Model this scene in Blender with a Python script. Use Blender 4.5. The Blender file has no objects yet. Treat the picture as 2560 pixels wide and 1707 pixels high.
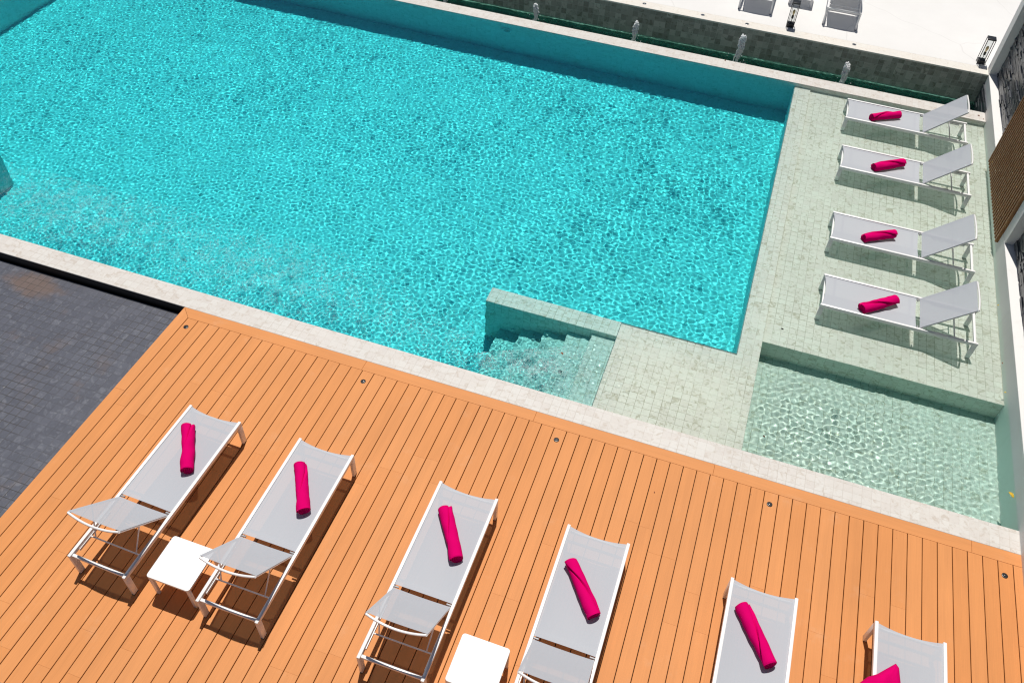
import bpy, bmesh, math, random
import numpy as np
from mathutils import Vector, Matrix
random.seed(7)
RNG = np.random.default_rng(11)
S = bpy.context.scene
COL = S.collection
R = math.radians

# ------------------------------------------------------------------ camera
cd = bpy.data.cameras.new('camera')
cam = bpy.data.objects.new('camera', cd)
COL.objects.link(cam)
cam.location = (6.28298, -6.14276, 8.0)
cam.rotation_euler = (0.746137, -0.0433179, 0.3304648)
cd.sensor_width = 36
cd.lens = 2111.36 / 2560 * 36
cd.clip_start = 0.1
cd.clip_end = 2000
S.camera = cam

# ------------------------------------------------------------------ light
SUN = Vector((-0.085, 0.335, 1.0)).normalized()
sl = bpy.data.lights.new('sun', 'SUN')
so = bpy.data.objects.new('sun', sl)
COL.objects.link(so)
so.rotation_euler = SUN.to_track_quat('Z', 'Y').to_euler()
sl.energy = 5.0
sl.angle = R(0.53)
sl.color = (1.0, 0.955, 0.89)
sl.cycles.is_caustics_light = True
W = bpy.data.worlds.new('World')
S.world = W
W.use_nodes = True
wn = W.node_tree
sky = wn.nodes.new('ShaderNodeTexSky')
sky.sky_type = 'NISHITA'
sky.sun_disc = False
sky.sun_elevation = math.asin(SUN.z)
sky.sun_rotation = math.atan2(SUN.x, SUN.y)
wn.links.new(sky.outputs[0], wn.nodes['Background'].inputs[0])
wn.nodes['Background'].inputs[1].default_value = 0.05

v = S.view_settings
v.view_transform = 'Standard'
v.look = 'None'
v.exposure = -0.29
v.gamma = 1
c = S.cycles
c.use_denoising = True
c.caustics_refractive = True
c.caustics_reflective = True
c.max_bounces = 10
c.diffuse_bounces = 4
c.glossy_bounces = 5
c.transmission_bounces = 8
c.transparent_max_bounces = 8
c.sample_clamp_indirect = 12
c.use_adaptive_sampling = False
c.filter_width = 1.2


# ------------------------------------------------------------------ node helper
class NT:
    def __init__(s, name):
        s.m = bpy.data.materials.new(name)
        s.m.use_nodes = True
        s.t = s.m.node_tree
        s.t.nodes.clear()
        s.out = s.t.nodes.new('ShaderNodeOutputMaterial')

    def n(s, typ, ins=None, **kw):
        nd = s.t.nodes.new('ShaderNode' + typ)
        for k, val in kw.items():
            setattr(nd, k, val)
        for k, val in (ins or {}).items():
            s.put(nd.inputs[k], val)
        return nd

    def put(s, sock, val):
        if isinstance(val, bpy.types.NodeSocket):
            s.t.links.new(val, sock)
        elif isinstance(val, (tuple, list)):
            sock.default_value = tuple(val) + ((1,) if len(val) == 3 and sock.type == 'RGBA' else ())
        else:
            sock.default_value = val

    def math(s, op, a, b=0.0, cc=None, clamp=False):
        nd = s.t.nodes.new('ShaderNodeMath')
        nd.operation = op
        nd.use_clamp = clamp
        s.put(nd.inputs[0], a)
        s.put(nd.inputs[1], b)
        if cc is not None:
            s.put(nd.inputs[2], cc)
        return nd.outputs[0]

    def mix(s, f, a, b, blend='MIX'):
        nd = s.t.nodes.new('ShaderNodeMix')
        nd.data_type = 'RGBA'
        nd.blend_type = blend
        s.put(nd.inputs[0], f)
        s.put(nd.inputs[6], a)
        s.put(nd.inputs[7], b)
        return nd.outputs[2]

    def ramp(s, f, a, b):          # smooth 0..1 between a and b
        nd = s.t.nodes.new('ShaderNodeMapRange')
        nd.interpolation_type = 'SMOOTHSTEP'
        s.put(nd.inputs[0], f)
        nd.inputs[1].default_value = a
        nd.inputs[2].default_value = b
        return nd.outputs[0]

    def noise(s, vec, scale, detail=3.0, rough=.55, dist=0.0):
        nd = s.n('TexNoise', {'Vector': vec, 'Scale': scale, 'Detail': detail, 'Roughness': rough, 'Distortion': dist})
        return nd.outputs[0]

    def pos(s):
        return s.n('NewGeometry').outputs['Position']

    def scale(s, vec, xyz):
        nd = s.n('VectorMath', {0: vec, 1: xyz}, operation='MULTIPLY')
        return nd.outputs[0]

    def surf(s, color, rough=.5, spec=.5, bump=None, dist=.002, strength=1.0, metal=0.0, **extra):
        b = s.n('BsdfPrincipled', {'Base Color': color, 'Roughness': rough, 'Specular IOR Level': spec, 'Metallic': metal})
        for k, val in extra.items():
            s.put(b.inputs[k.replace('_', ' ')], val)
        if bump is not None:
            bp = s.n('Bump', {'Height': bump, 'Distance': dist, 'Strength': strength})
            s.t.links.new(bp.outputs[0], b.inputs['Normal'])
        s.t.links.new(b.outputs[0], s.out.inputs[0])
        return b


def plain(name, col, rough=.5, spec=.5, var=.04, sc=6.0, metal=0.0, coord='pos'):
    m = NT(name)
    p = m.pos() if coord == 'pos' else m.n('TexCoord').outputs['Object']
    n = m.noise(p, sc, 4)
    f = m.math('MULTIPLY_ADD', n, 2 * var, 1 - var)
    c2 = m.mix(1.0, col, m.n('CombineColor', {0: f, 1: f, 2: f}).outputs[0], 'MULTIPLY')
    m.surf(c2, rough, spec, metal=metal)
    return m.m


def tile_mat(name, base, tint, vein, grout, size=.105, gw=.03, rough=.55, vein_amt=.55, var=.16, wob=.0, spec=.4,
             stain=None, groutmix=.6, ox=0.0):
    """square stone tiles laid on whichever plane the face lies in"""
    m = NT(name)
    g = m.n('NewGeometry')
    p = g.outputs['Position']
    sp = m.n('SeparateXYZ', {0: p})
    sn = m.n('SeparateXYZ', {0: g.outputs['True Normal']})
    x, y, z = sp.outputs
    ax = m.math('GREATER_THAN', m.math('ABSOLUTE', sn.outputs[0]), .6)
    ay = m.math('GREATER_THAN', m.math('ABSOLUTE', sn.outputs[1]), .6)
    u = m.math('ADD', m.math('MULTIPLY', x, m.math('SUBTRACT', 1.0, ax)), m.math('MULTIPLY', y, ax))
    vv = m.math('ADD', m.math('MULTIPLY', y, m.math('SUBTRACT', 1.0, m.math('MAXIMUM', ax, ay))),
                m.math('MULTIPLY', z, m.math('MAXIMUM', ax, ay)))
    u = m.math('DIVIDE', m.math('ADD', u, 20.0 + ox), size)
    vv = m.math('DIVIDE', m.math('ADD', vv, 20.0), size)
    iu, iv = m.math('FLOOR', u), m.math('FLOOR', vv)
    fu, fv = m.math('FRACT', u), m.math('FRACT', vv)
    wn_ = m.n('TexWhiteNoise', {'Vector': m.n('CombineXYZ', {0: iu, 1: iv, 2: ax}).outputs[0]})
    rnd = wn_.outputs[0]
    # edges
    du = m.math('MINIMUM', fu, m.math('SUBTRACT', 1.0, fu))
    dv = m.math('MINIMUM', fv, m.math('SUBTRACT', 1.0, fv))
    d = m.math('MINIMUM', du, dv)
    d = m.math('ADD', d, m.math('MULTIPLY', m.math('SUBTRACT', m.noise(p, 14.0, 3), .5), .05))
    gr = m.math('SUBTRACT', 1.0, m.ramp(d, gw * .35, gw))
    gpatch = m.ramp(m.noise(p, 1.1, 3), .36, .62)
    gr = m.math('MULTIPLY', gr, m.math('MULTIPLY_ADD', gpatch, .7, .3))
    # vein / mottling, shifted per tile so that patches stop at the joints
    off = m.n('VectorMath', {0: wn_.outputs[1], 1: (7, 7, 7)}, operation='MULTIPLY').outputs[0]
    q = m.n('VectorMath', {0: p, 1: off}, operation='ADD').outputs[0]
    n1 = m.noise(q, 6.5, 6, .66, 1.6)
    n2 = m.noise(q, 28.0, 5, .65, .6)
    n3 = m.noise(p, .9, 3)
    vf = m.math('MULTIPLY', m.ramp(n1, .50, .68), vein_amt)
    vf = m.math('ADD', vf, m.math('MULTIPLY', m.ramp(n2, .56, .75), vein_amt * .55), clamp=True)
    col = m.mix(rnd, base, tint)
    lum = m.math('ADD', m.math('MULTIPLY_ADD', rnd, var, 1 - var * .6), m.math('MULTIPLY', m.math('SUBTRACT', n3, .5), .18))
    lum = m.math('ADD', lum, m.math('MULTIPLY', m.math('SUBTRACT', n2, .5), .22))
    col = m.mix(1.0, col, m.n('CombineColor', {0: lum, 1: lum, 2: lum}).outputs[0], 'MULTIPLY')
    col = m.mix(vf, col, vein)
    if stain is not None:
        scol, scx, scy, sr = stain
        dx = m.math('SUBTRACT', x, scx)
        dy = m.math('SUBTRACT', y, scy)
        dd = m.math('SQRT', m.math('ADD', m.math('MULTIPLY', dx, dx), m.math('MULTIPLY', m.math('MULTIPLY', dy, dy), 4.0)))
        dd = m.math('ADD', dd, m.math('MULTIPLY', m.math('SUBTRACT', m.noise(p, 5.0, 4), .5), .8))
        sf = m.math('MULTIPLY', m.math('SUBTRACT', 1.0, m.ramp(dd, sr * .3, sr)), .6)
        sf2 = m.math('MULTIPLY', m.ramp(m.noise(p, 2.3, 5, .65), .55, .75), .30)
        col = m.mix(m.math('MAXIMUM', sf, sf2), col, scol)
        spk = m.ramp(m.noise(p, 60.0, 1), .775, .80)
        col = m.mix(m.math('MULTIPLY', spk, m.ramp(m.noise(p, 2.0, 2), .5, .6)), col, (.5, .48, .42))
    col = m.mix(m.math('MULTIPLY', gr, groutmix), col, grout)
    h = m.math('SUBTRACT', m.math('MULTIPLY', n2, .35), gr)
    m.surf(col, rough, spec, bump=h, dist=.0015, strength=.6)
    return m.m


# ------------------------------------------------------------------ materials
M = {}
STONE = dict(base=(.66, .61, .55), tint=(.58, .56, .51), vein=(.40, .33, .25), grout=(.42, .37, .30))
M['coping'] = tile_mat('coping_stone', (.675, .64, .60), (.585, .57, .54), (.43, .36, .29), (.47, .42, .36), vein_amt=.55, var=.20, groutmix=.65)
M['pool'] = tile_mat('pool_stone', (.88, .83, .75), (.74, .72, .65), (.36, .32, .20), (.36, .33, .23), vein_amt=.6, var=.22, groutmix=.9)
M['pool_floor'] = tile_mat('pool_floor_stone', (.93, .90, .83), (.86, .84, .77), (.52, .48, .34), (.55, .52, .42), vein_amt=.45, var=.14, groutmix=.6)
M['channel'] = tile_mat('shaded_channel_stone', (.34, .325, .285), (.43, .41, .37), (.15, .14, .11), (.52, .52, .49), vein_amt=.75, var=.42,
                        size=.115, gw=.035, groutmix=.75)  # same tile as the coping, with the wall's shade put into its colours
M['paving'] = tile_mat('slate_paving', (.074, .080, .106), (.084, .090, .116), (.15, .16, .19), (.030, .026, .022), size=.105, gw=.055,
                       rough=.5, vein_amt=.7, var=.13, stain=((.17, .105, .07), -2.2, -.28, .55), groutmix=.9)
M['black'] = plain('black_kerb', (.010, .009, .008), .5, var=.3, sc=5)


def deck_material():
    m = NT('deck_boards')
    at = m.n('Attribute', attribute_name='board')
    r = at.outputs['Fac']
    p = m.pos()
    w = m.n('Attribute', attribute_name='along').outputs['Fac']
    sp = m.n('SeparateXYZ', {0: p})
    q = m.n('CombineXYZ', {0: m.math('ADD', m.math('MULTIPLY', w, sp.outputs[0]), m.math('MULTIPLY', m.math('SUBTRACT', 1.0, w), sp.outputs[1])),
                           1: m.math('ADD', m.math('MULTIPLY', w, sp.outputs[1]), m.math('MULTIPLY', m.math('SUBTRACT', 1.0, w), sp.outputs[0])),
                           2: m.math('MULTIPLY', r, 9.0)}).outputs[0]
    fine = m.noise(m.scale(q, (150, 2.2, 1)), 1.0, 4, .6)
    broad = m.noise(m.scale(q, (14, .8, 1)), 1.0, 4, .6)
    blot = m.noise(p, 1.1, 4, .6)
    col = m.mix(r, (.62, .245, .074), (.65, .268, .088))
    f = m.math('ADD', m.math('MULTIPLY', m.math('SUBTRACT', fine, .5), .26), m.math('MULTIPLY', m.math('SUBTRACT', broad, .5), .22))
    f = m.math('ADD', m.math('ADD', f, 1.0), m.math('MULTIPLY', m.math('SUBTRACT', blot, .5), .2))
    col = m.mix(1.0, col, m.n('CombineColor', {0: f, 1: f, 2: f}).outputs[0], 'MULTIPLY')
    spot = m.math('MULTIPLY', m.ramp(m.noise(p, 9.0, 2), .76, .80), .45)
    col = m.mix(spot, col, (.22, .10, .04))
    dust = m.math('MULTIPLY', m.ramp(m.noise(p, 2.6, 6, .7), .56, .78), .18)
    col = m.mix(dust, col, (.72, .47, .30))
    m.surf(col, .62, .3, bump=fine, dist=.0008, strength=.5)
    return m.m


M['deck'] = deck_material()
M['gap_shade'] = plain('deck_gap_shade', (.012, .006, .003), .9, var=.2)  # near-black colour paints in the shade between the boards


def terrace_material():
    m = NT('white_terrace')
    p = m.pos()
    n = m.noise(p, 2.2, 5)
    col = m.mix(n, (.70, .69, .675), (.77, .765, .75))
    crk = m.n('TexVoronoi', {'Vector': m.n('VectorMath', {0: p, 1: m.n('VectorMath', {0: m.n('TexNoise', {'Vector': p, 'Scale': 1.3}).outputs[1], 1: (.35, .35, 0)}, operation='MULTIPLY').outputs[0]}, operation='ADD').outputs[0],
                             'Scale': .42}, feature='DISTANCE_TO_EDGE').outputs[0]
    cf = m.math('MULTIPLY', m.math('SUBTRACT', 1.0, m.ramp(crk, .001, .006)), .17)
    col = m.mix(cf, col, (.36, .34, .32))
    m.surf(col, .6, .3)
    return m.m


M['terrace'] = terrace_material()
M['terrace_edge'] = tile_mat('terrace_edge_stone', (.76, .72, .66), (.70, .68, .63), (.52, .45, .36), (.6, .56, .5), size=.21, gw=.012, vein_amt=.4, var=.08)
M['white_metal'] = plain('white_powder_coat', (.83, .83, .83), .32, .5, var=.015, sc=12, coord='obj')
M['grey_metal'] = plain('brushed_fitting', (.32, .32, .33), .4, .5, var=.05, sc=20, coord='obj')
M['table_white'] = plain('table_white', (.88, .88, .87), .38, .5, var=.012, sc=8, coord='obj')
M['black_metal'] = plain('black_lantern_metal', (.012, .013, .015), .35, .5, var=.1, sc=20, coord='obj')
M['plaster'] = NT('white_render')
_m = M['plaster']
_p = _m.pos()
_n = _m.noise(_p, 1.6, 6, .6)
_s = _m.noise(_m.scale(_p, (6, 6, .6)), 1.0, 4)
_c = _m.mix(_n, (.74, .735, .72), (.82, .815, .80))
_c = _m.mix(_m.math('MULTIPLY', _m.ramp(_s, .55, .8), .25), _c, (.55, .54, .50))
_m.surf(_c, .65, .3, bump=_m.noise(_p, 90, 3), dist=.0008, strength=.3)
M['plaster'] = _m.m


def slate_material():
    m = NT('stacked_slate')
    p = m.pos()
    sp = m.n('SeparateXYZ', {0: p})
    y, z = sp.outputs[1], sp.outputs[2]
    iz = m.math('FLOOR', m.math('DIVIDE', z, .035))
    sh = m.n('TexWhiteNoise', {'W': iz}, noise_dimensions='1D').outputs[0]
    yy = m.math('ADD', m.math('DIVIDE', y, .22), m.math('MULTIPLY', sh, 7.0))
    iy = m.math('FLOOR', yy)
    wn_ = m.n('TexWhiteNoise', {'Vector': m.n('CombineXYZ', {0: iy, 1: iz}).outputs[0]}).outputs[0]
    n = m.noise(p, 30, 5)
    col = m.mix(wn_, (.05, .055, .063), (.12, .13, .148))
    col = m.mix(m.math('MULTIPLY', n, .5), col, (.10, .095, .10))
    m.surf(col, .30, .6, bump=m.math('MULTIPLY', n, .6), dist=.004, strength=.7)
    return m.m


M['slate'] = slate_material()


def slat_material():
    m = NT('brown_timber_slats')
    p = m.pos()
    n = m.noise(m.scale(p, (30, 30, 2.0)), 1.0, 4)
    col = m.mix(n, (.23, .098, .032), (.36, .17, .064))
    m.surf(col, .5, .4)
    return m.m


M['slat'] = slat_material()
M['slat_back'] = plain('slat_backing', (.03, .018, .01), .8, var=.1)


def fabric_material():
    m = NT('grey_sling_mesh')
    p = m.n('TexCoord').outputs['Object']
    n = m.noise(m.scale(p, (260, 260, 260)), 1.0, 2)
    st = m.noise(m.scale(p, (90, 6, 6)), 1.0, 3)
    col = m.mix(m.math('MULTIPLY_ADD', n, .6, m.math('MULTIPLY', st, .3)), (.405, .428, .470), (.495, .518, .558))
    b = m.n('BsdfPrincipled', {'Base Color': col, 'Roughness': .6, 'Specular IOR Level': .3})
    tr = m.n('BsdfTransparent', {'Color': (1, 1, 1)})
    mx = m.n('MixShader', {0: .075, 1: b.outputs[0], 2: tr.outputs[0]})
    m.t.links.new(mx.outputs[0], m.out.inputs[0])
    return m.m


M['fabric'] = fabric_material()


def towel_material():
    m = NT('pink_terry')
    p = m.n('TexCoord').outputs['Object']
    n = m.noise(p, 260, 3, .7)
    n2 = m.noise(m.scale(p, (90, 8, 90)), 1.0, 3)
    col = m.mix(n, (.58, .001, .110), (.72, .002, .155))
    h = m.math('ADD', n, m.math('MULTIPLY', n2, .6))
    m.surf(col, .95, .02, bump=h, dist=.003, strength=.6)
    return m.m


M['towel'] = towel_material()


def leaf_mat(name, col):
    return plain(name, col, .6, .3, var=.3, sc=60, coord='obj')


M['leaf_y'] = leaf_mat('yellow_leaf', (.55, .36, .03))
M['leaf_b'] = leaf_mat('brown_leaf', (.22, .07, .03))
M['leaf_d'] = leaf_mat('dark_leaf', (.03, .025, .015))


def glass_mat(name, ior=1.45, col=(1, 1, 1)):
    m = NT(name)
    g = m.n('BsdfTransparent', {'Color': (.86, .88, .88)})
    gl = m.n('BsdfGlossy', {'Roughness': .08})
    fr = m.n('Fresnel', {'IOR': 1.15})
    mx = m.n('MixShader', {0: fr.outputs[0], 1: g.outputs[0], 2: gl.outputs[0]})
    m.t.links.new(mx.outputs[0], m.out.inputs[0])
    return m.m


M['lamp_glass'] = glass_mat('clear_lamp_glass')
M['bulb'] = plain('warm_bulb_glass', (.85, .62, .30), .15, .6, var=.02)


def jet_material():
    m = NT('aerated_water')
    p = m.n('TexCoord').outputs['Object']
    n = m.noise(m.scale(p, (30, 30, 9)), 1.0, 4)
    b = m.n('BsdfPrincipled', {'Base Color': (.97, .98, .98), 'Roughness': .8, 'Subsurface Weight': 0.0})
    z = m.n('SeparateXYZ', {0: p}).outputs[2]
    f = m.ramp(m.math('ADD', z, m.math('MULTIPLY', n, .26)), .08, .26)
    tr = m.n('BsdfTransparent', {'Color': (.9, .95, .95)})
    tl = m.n('BsdfTranslucent', {'Color': (.95, .97, .98)})
    b2 = m.n('MixShader', {0: .35, 1: b.outputs[0], 2: tl.outputs[0]})
    mx = m.n('MixShader', {0: m.math('MULTIPLY_ADD', f, .42, .58), 1: tr.outputs[0], 2: b2.outputs[0]})
    bp = m.n('Bump', {'Height': n, 'Distance': .004, 'Strength': .4})
    m.t.links.new(bp.outputs[0], b.inputs['Normal'])
    m.t.links.new(mx.outputs[0], m.out.inputs[0])
    return m.m


M['jet'] = jet_material()


def water_material():
    m = NT('water_surface')
    g = m.n('BsdfGlass', {'IOR': 1.333, 'Roughness': 0.0, 'Color': (1, 1, 1)})
    m.t.links.new(g.outputs[0], m.out.inputs[0])
    return m.m


M['water'] = water_material()


def body_material(name, sig):
    m = NT(name)
    dn = max(sig)
    va = m.n('VolumeAbsorption', {'Color': tuple(1 - s_ / dn for s_ in sig), 'Density': dn})
    m.t.links.new(va.outputs[0], m.out.inputs[1])
    return m.m


M['deep'] = body_material('deep_water', (1.62, .100, .026))
M['shallow'] = body_material('shallow_water', (.52, .10, .125))
M['green'] = body_material('channel_green', (1.7, .24, .42))
M['pool_lamp'] = plain('pool_lamp_face', (.55, .60, .60), .3, .5, var=.05)


# ------------------------------------------------------------------ mesh helpers
def smooth(me, on=True):
    me.polygons.foreach_set('use_smooth', [on] * len(me.polygons))


def link(name, me, mat=None, parent=None, loc=None, rot=None):
    o = bpy.data.objects.new(name, me)
    COL.objects.link(o)
    if mat is not None and me is not None and not me.materials:
        me.materials.append(mat)
    if parent is not None:
        o.parent = parent
    if loc is not None:
        o.location = loc
    if rot is not None:
        o.rotation_euler = rot
    return o


def tag(o, label=None, cat=None, group=None, kind=None):
    if label:
        o['label'] = label
    if cat:
        o['category'] = cat
    if group:
        o['group'] = group
    if kind:
        o['kind'] = kind
    return o


def empty(name, loc, rz=0.0):
    o = bpy.data.objects.new(name, None)
    COL.objects.link(o)
    o.location = loc
    o.rotation_euler = (0, 0, rz)
    o.empty_display_size = .1
    return o


def copy_tree(o, parent=None):
    k = o.copy()
    COL.objects.link(k)
    if parent is not None:
        k.parent = parent
    for ch in list(o.children):
        copy_tree(ch, k)
    return k


class MB:
    """collects shapes into one bmesh"""
    def __init__(s):
        s.b = bmesh.new()

    def box(s, a, b, bevel=0.0, seg=2):
        vs = [s.b.verts.new((x, y, z)) for z in (a[2], b[2]) for y in (a[1], b[1]) for x in (a[0], b[0])]
        fs = [s.b.faces.new([vs[i] for i in q]) for q in ((0, 2, 3, 1), (4, 5, 7, 6), (0, 1, 5, 4), (2, 6, 7, 3), (0, 4, 6, 2), (1, 3, 7, 5))]
        if bevel > 0:
            es = list({e for f in fs for e in f.edges})
            bmesh.ops.bevel(s.b, geom=es, offset=bevel, segments=seg, affect='EDGES', profile=.5)
        return s

    def bar(s, p, q, w, h, bevel=.0):
        """rectangular bar from p to q: w sideways, h in the upright direction"""
        p, q = Vector(p), Vector(q)
        d = q - p
        L = d.length
        y = d.normalized()
        up = Vector((0, 0, 1)) if abs(y.z) < .95 else Vector((0, 1, 0))
        x = y.cross(up).normalized()
        z = x.cross(y)
        n0 = len(s.b.verts)
        t = MB()
        t.box((-w / 2, 0, -h / 2), (w / 2, L, h / 2), bevel)
        mt = Matrix((x, y, z)).transposed().to_4x4()
        mt.translation = p
        bmesh.ops.transform(t.b, matrix=mt, verts=t.b.verts)
        me = bpy.data.meshes.new('tmp')
        t.b.to_mesh(me)
        s.b.from_mesh(me)
        bpy.data.meshes.remove(me)
        return s

    def tube(s, pts, r, n=10, cap=True):
        pts = [Vector(p) for p in pts]
        rs = r if isinstance(r, (list, tuple)) else [r] * len(pts)
        rings = []
        px = None
        for i, p in enumerate(pts):
            d = (pts[min(i + 1, len(pts) - 1)] - pts[max(i - 1, 0)]).normalized()
            if px is None:
                up = Vector((0, 0, 1)) if abs(d.z) < .9 else Vector((1, 0, 0))
                px = d.cross(up).normalized()
            else:
                px = (px - d * px.dot(d)).normalized()
            py = d.cross(px)
            rings.append([s.b.verts.new(p + (px * math.cos(a) + py * math.sin(a)) * rs[i]) for a in [2 * math.pi * k / n for k in range(n)]])
        for a, b in zip(rings, rings[1:]):
            for k in range(n):
                s.b.faces.new((a[k], a[(k + 1) % n], b[(k + 1) % n], b[k]))
        if cap:
            s.b.faces.new(rings[0][::-1])
            s.b.faces.new(rings[-1])
        return s

    def lathe(s, prof, n=24, loc=(0, 0, 0)):
        rings = []
        for r_, z in prof:
            r_ = max(r_, 2e-4)
            rings.append([s.b.verts.new((loc[0] + r_ * math.cos(2 * math.pi * k / n), loc[1] + r_ * math.sin(2 * math.pi * k / n), loc[2] + z)) for k in range(n)])
        for a, b in zip(rings, rings[1:]):
            for k in range(n):
                s.b.faces.new((a[k], a[(k + 1) % n], b[(k + 1) % n], b[k]))
        s.b.faces.new(rings[0][::-1])
        s.b.faces.new(rings[-1])
        return s

    def mesh(s, name, sm=False):
        bmesh.ops.recalc_face_normals(s.b, faces=s.b.faces)
        me = bpy.data.meshes.new(name)
        s.b.to_mesh(me)
        s.b.free()
        if sm:
            smooth(me)
            me.set_sharp_from_angle(angle=R(35))
        return me

    def build(s, name, mat, parent=None, sm=False):
        return link(name, s.mesh(name, sm), mat, parent)


def receiver(*os):
    for o in os:
        o.cycles.is_caustics_receiver = True


# ------------------------------------------------------------------ levels
ZW = -0.02
FAR = 9.04
FARO = 9.36
IN = .313
PX0 = -8.05          # left end wall of the pool
XR = 10.35           # face of the building
LEDGE = -.13
SHELF = -.18
FLOOR = -1.25
BASIN = -.62
TZ = .235            # upper terrace
TY = 10.34
CZ = -.34            # channel water

# ------------------------------------------------------------------ ground and terrain
gm = plain('bare_ground', (.20, .18, .15), .9, var=.2, sc=.6)
tag(MB().box((-300, -300, -2.6), (300, 300, -2.2)).build('ground', gm), kind='structure')

# grey slate paving, left of the deck
p = tag(MB().box((-30, -14, -.5), (0.02, -.03, -.14)).build('paving', M['paving']), kind='structure')
tag(MB().box((-30, -.003, -.5), (0.0, .02, -.012)).build('kerb_strip', M['black']), kind='structure')


# ------------------------------------------------------------------ deck of composite boards
def build_deck():
    PIT, GAP = .1555, .0082
    verts, faces, rnd, along = [], [], [], []

    def board(x0, x1, y0, y1, r, al, mit=None):
        b = .0025
        z1, z0 = -.002, -.045
        # top with eased edges
        lo = [(x0, y0, z0), (x1, y0, z0), (x1, y1, z0), (x0, y1, z0)]
        mi = [(x0, y0, z1 - b), (x1, y0, z1 - b), (x1, y1, z1 - b), (x0, y1, z1 - b)]
        e = b if al == 0 else b
        hi = [(x0 + e, y0 + .0003, z1), (x1 - e, y0 + .0003, z1), (x1 - e, y1 - .0003, z1), (x0 + e, y1 - .0003, z1)]
        if mit:
            lo, mi, hi = [[mit(q) for q in ring] for ring in (lo, mi, hi)]
        k = len(verts)
        verts.extend(lo + mi + hi)
        fs = [(k + 8, k + 9, k + 10, k + 11)]
        for i in range(4):
            j = (i + 1) % 4
            fs += [(k + i, k + j, k + 4 + j, k + 4 + i), (k + 4 + i, k + 4 + j, k + 8 + j, k + 8 + i)]
        faces.extend(fs)
        rnd.extend([r] * len(fs))
        along.extend([al] * len(fs))

    rr = random.Random(5)
    YF = -.157
    # front border (along x), mitred at the left corner, with butt joints
    bx = [0.0, 2.62, 4.86, 7.02, 9.84, 12.4, 15.0]
    for i in range(len(bx) - 1):
        x0, x1 = bx[i] + (.0008 if i else 0), bx[i + 1] - .0008
        mit = (lambda q: (q[0] + (max(0, -q[1] - .001) if q[0] < .02 else 0) + (.0012 if q[0] < .02 else 0), q[1], q[2])) if i == 0 else None
        board(x0, x1, YF + .0015, -.0015, rr.random(), 0, mit)
    # left border (along y), mitred
    ys = [-14.0, -6.3, -2.28, -.0015]
    ys = [-14.0, -4.6, -1.46, -.0015]
    for i in range(len(ys) - 1):
        last = i == len(ys) - 2
        mit = (lambda q: (q[0], q[1] - (max(0, q[0]) if q[1] > -.02 else 0) - (.0012 if q[1] > -.02 else 0), q[2])) if last else None
        board(.0015, PIT - GAP, ys[i] + .001, ys[i + 1] - (0 if last else .001), rr.random(), 1, mit)
    # field boards
    n = int(15 / PIT)
    for k in range(1, n):
        x0, x1 = k * PIT, (k + 1) * PIT - GAP
        x0 += rr.uniform(-.0006, .0006)
        cuts = [YF - .0015]
        y = YF
        first = rr.choice([.9, 1.5, 2.2, 2.8, 1.2, 1.9])
        cuts.append(YF - first - rr.uniform(0, .05))
        while cuts[-1] > -12:
            cuts.append(cuts[-1] - 2.4)
        for a, b in zip(cuts, cuts[1:]):
            board(x0, x1, b + .0003, a - .0003, rr.random(), 1)
    me = bpy.data.meshes.new('deck')
    me.from_pydata(verts, [], faces)
    me.update()
    a = me.attributes.new('board', 'FLOAT', 'FACE')
    a.data.foreach_set('value', rnd)
    a = me.attributes.new('along', 'FLOAT', 'FACE')
    a.data.foreach_set('value', along)
    o = link('deck', me, M['deck'])
    bm = bmesh.new()
    bm.from_mesh(me)
    bmesh.ops.recalc_face_normals(bm, faces=bm.faces)
    bm.to_mesh(me)
    bm.free()
    return tag(o, kind='structure')


build_deck()
tag(MB().box((.03, -14, -.6), (15, -.004, -.06)).build('deck_base', M['gap_shade']), kind='structure')

# ------------------------------------------------------------------ pool shell
XL = -9.0
coping = MB().box((XL, 0.0, -1.6), (15.0, IN, 0.0), .004, 1)
coping = tag(coping.build('pool_coping', M['coping']), kind='structure')
farc = tag(MB().box((XL, FAR, -1.6), (XR - .002, FARO, 0.0), .004, 1).build('far_coping', M['coping']), kind='structure')
deepb = MB()
deepb.box((XL, IN - .1, -1.6), (7.2, FAR + .1, FLOOR))                          # deep floor
deepb.box((XL, IN - .08, -1.5), (PX0, FAR + .08, -.004))                        # left end wall
deep_floor = tag(deepb.build('pool_floor', M['pool_floor']), kind='structure')
receiver(deep_floor)
basin = MB()
basin.box((7.0, IN - .06, -1.4), (7.295, FAR + .06, LEDGE), .004, 1)             # ledge
basin.box((7.29, 2.29, -1.38), (XR + .1, FAR + .05, SHELF), .004, 1)            # lounger shelf
basin.box((7.28, IN - .05, -1.39), (XR + .1, 2.3, BASIN))                       # sunken basin floor
basin.box((3.603, 1.64, -1.41), (7.01, 1.92, LEDGE - .001), .006, 1)             # divider wall
basin.box((5.445, IN - .04, -1.42), (7.008, 1.65, LEDGE - .002), .006, 1)        # bench
for k_, (x_, z_) in enumerate([(5.12, -.25), (4.795, -.39), (4.47, -.54), (4.145, -.69), (3.82, -.88)]):     # steps going down
    basin.box((x_, IN - .03 + .003 * k_, -1.43 + .004 * k_), (x_ + .33, 1.648 - .001 * k_, z_), .006, 1)
basin.box((-12, 1.64, -1.41), (-4.62, 1.92, LEDGE), .006, 1)                     # divider on the far left
basin = tag(basin.build('pool_basin', M['pool']), kind='structure')
receiver(coping, farc, basin)

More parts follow.
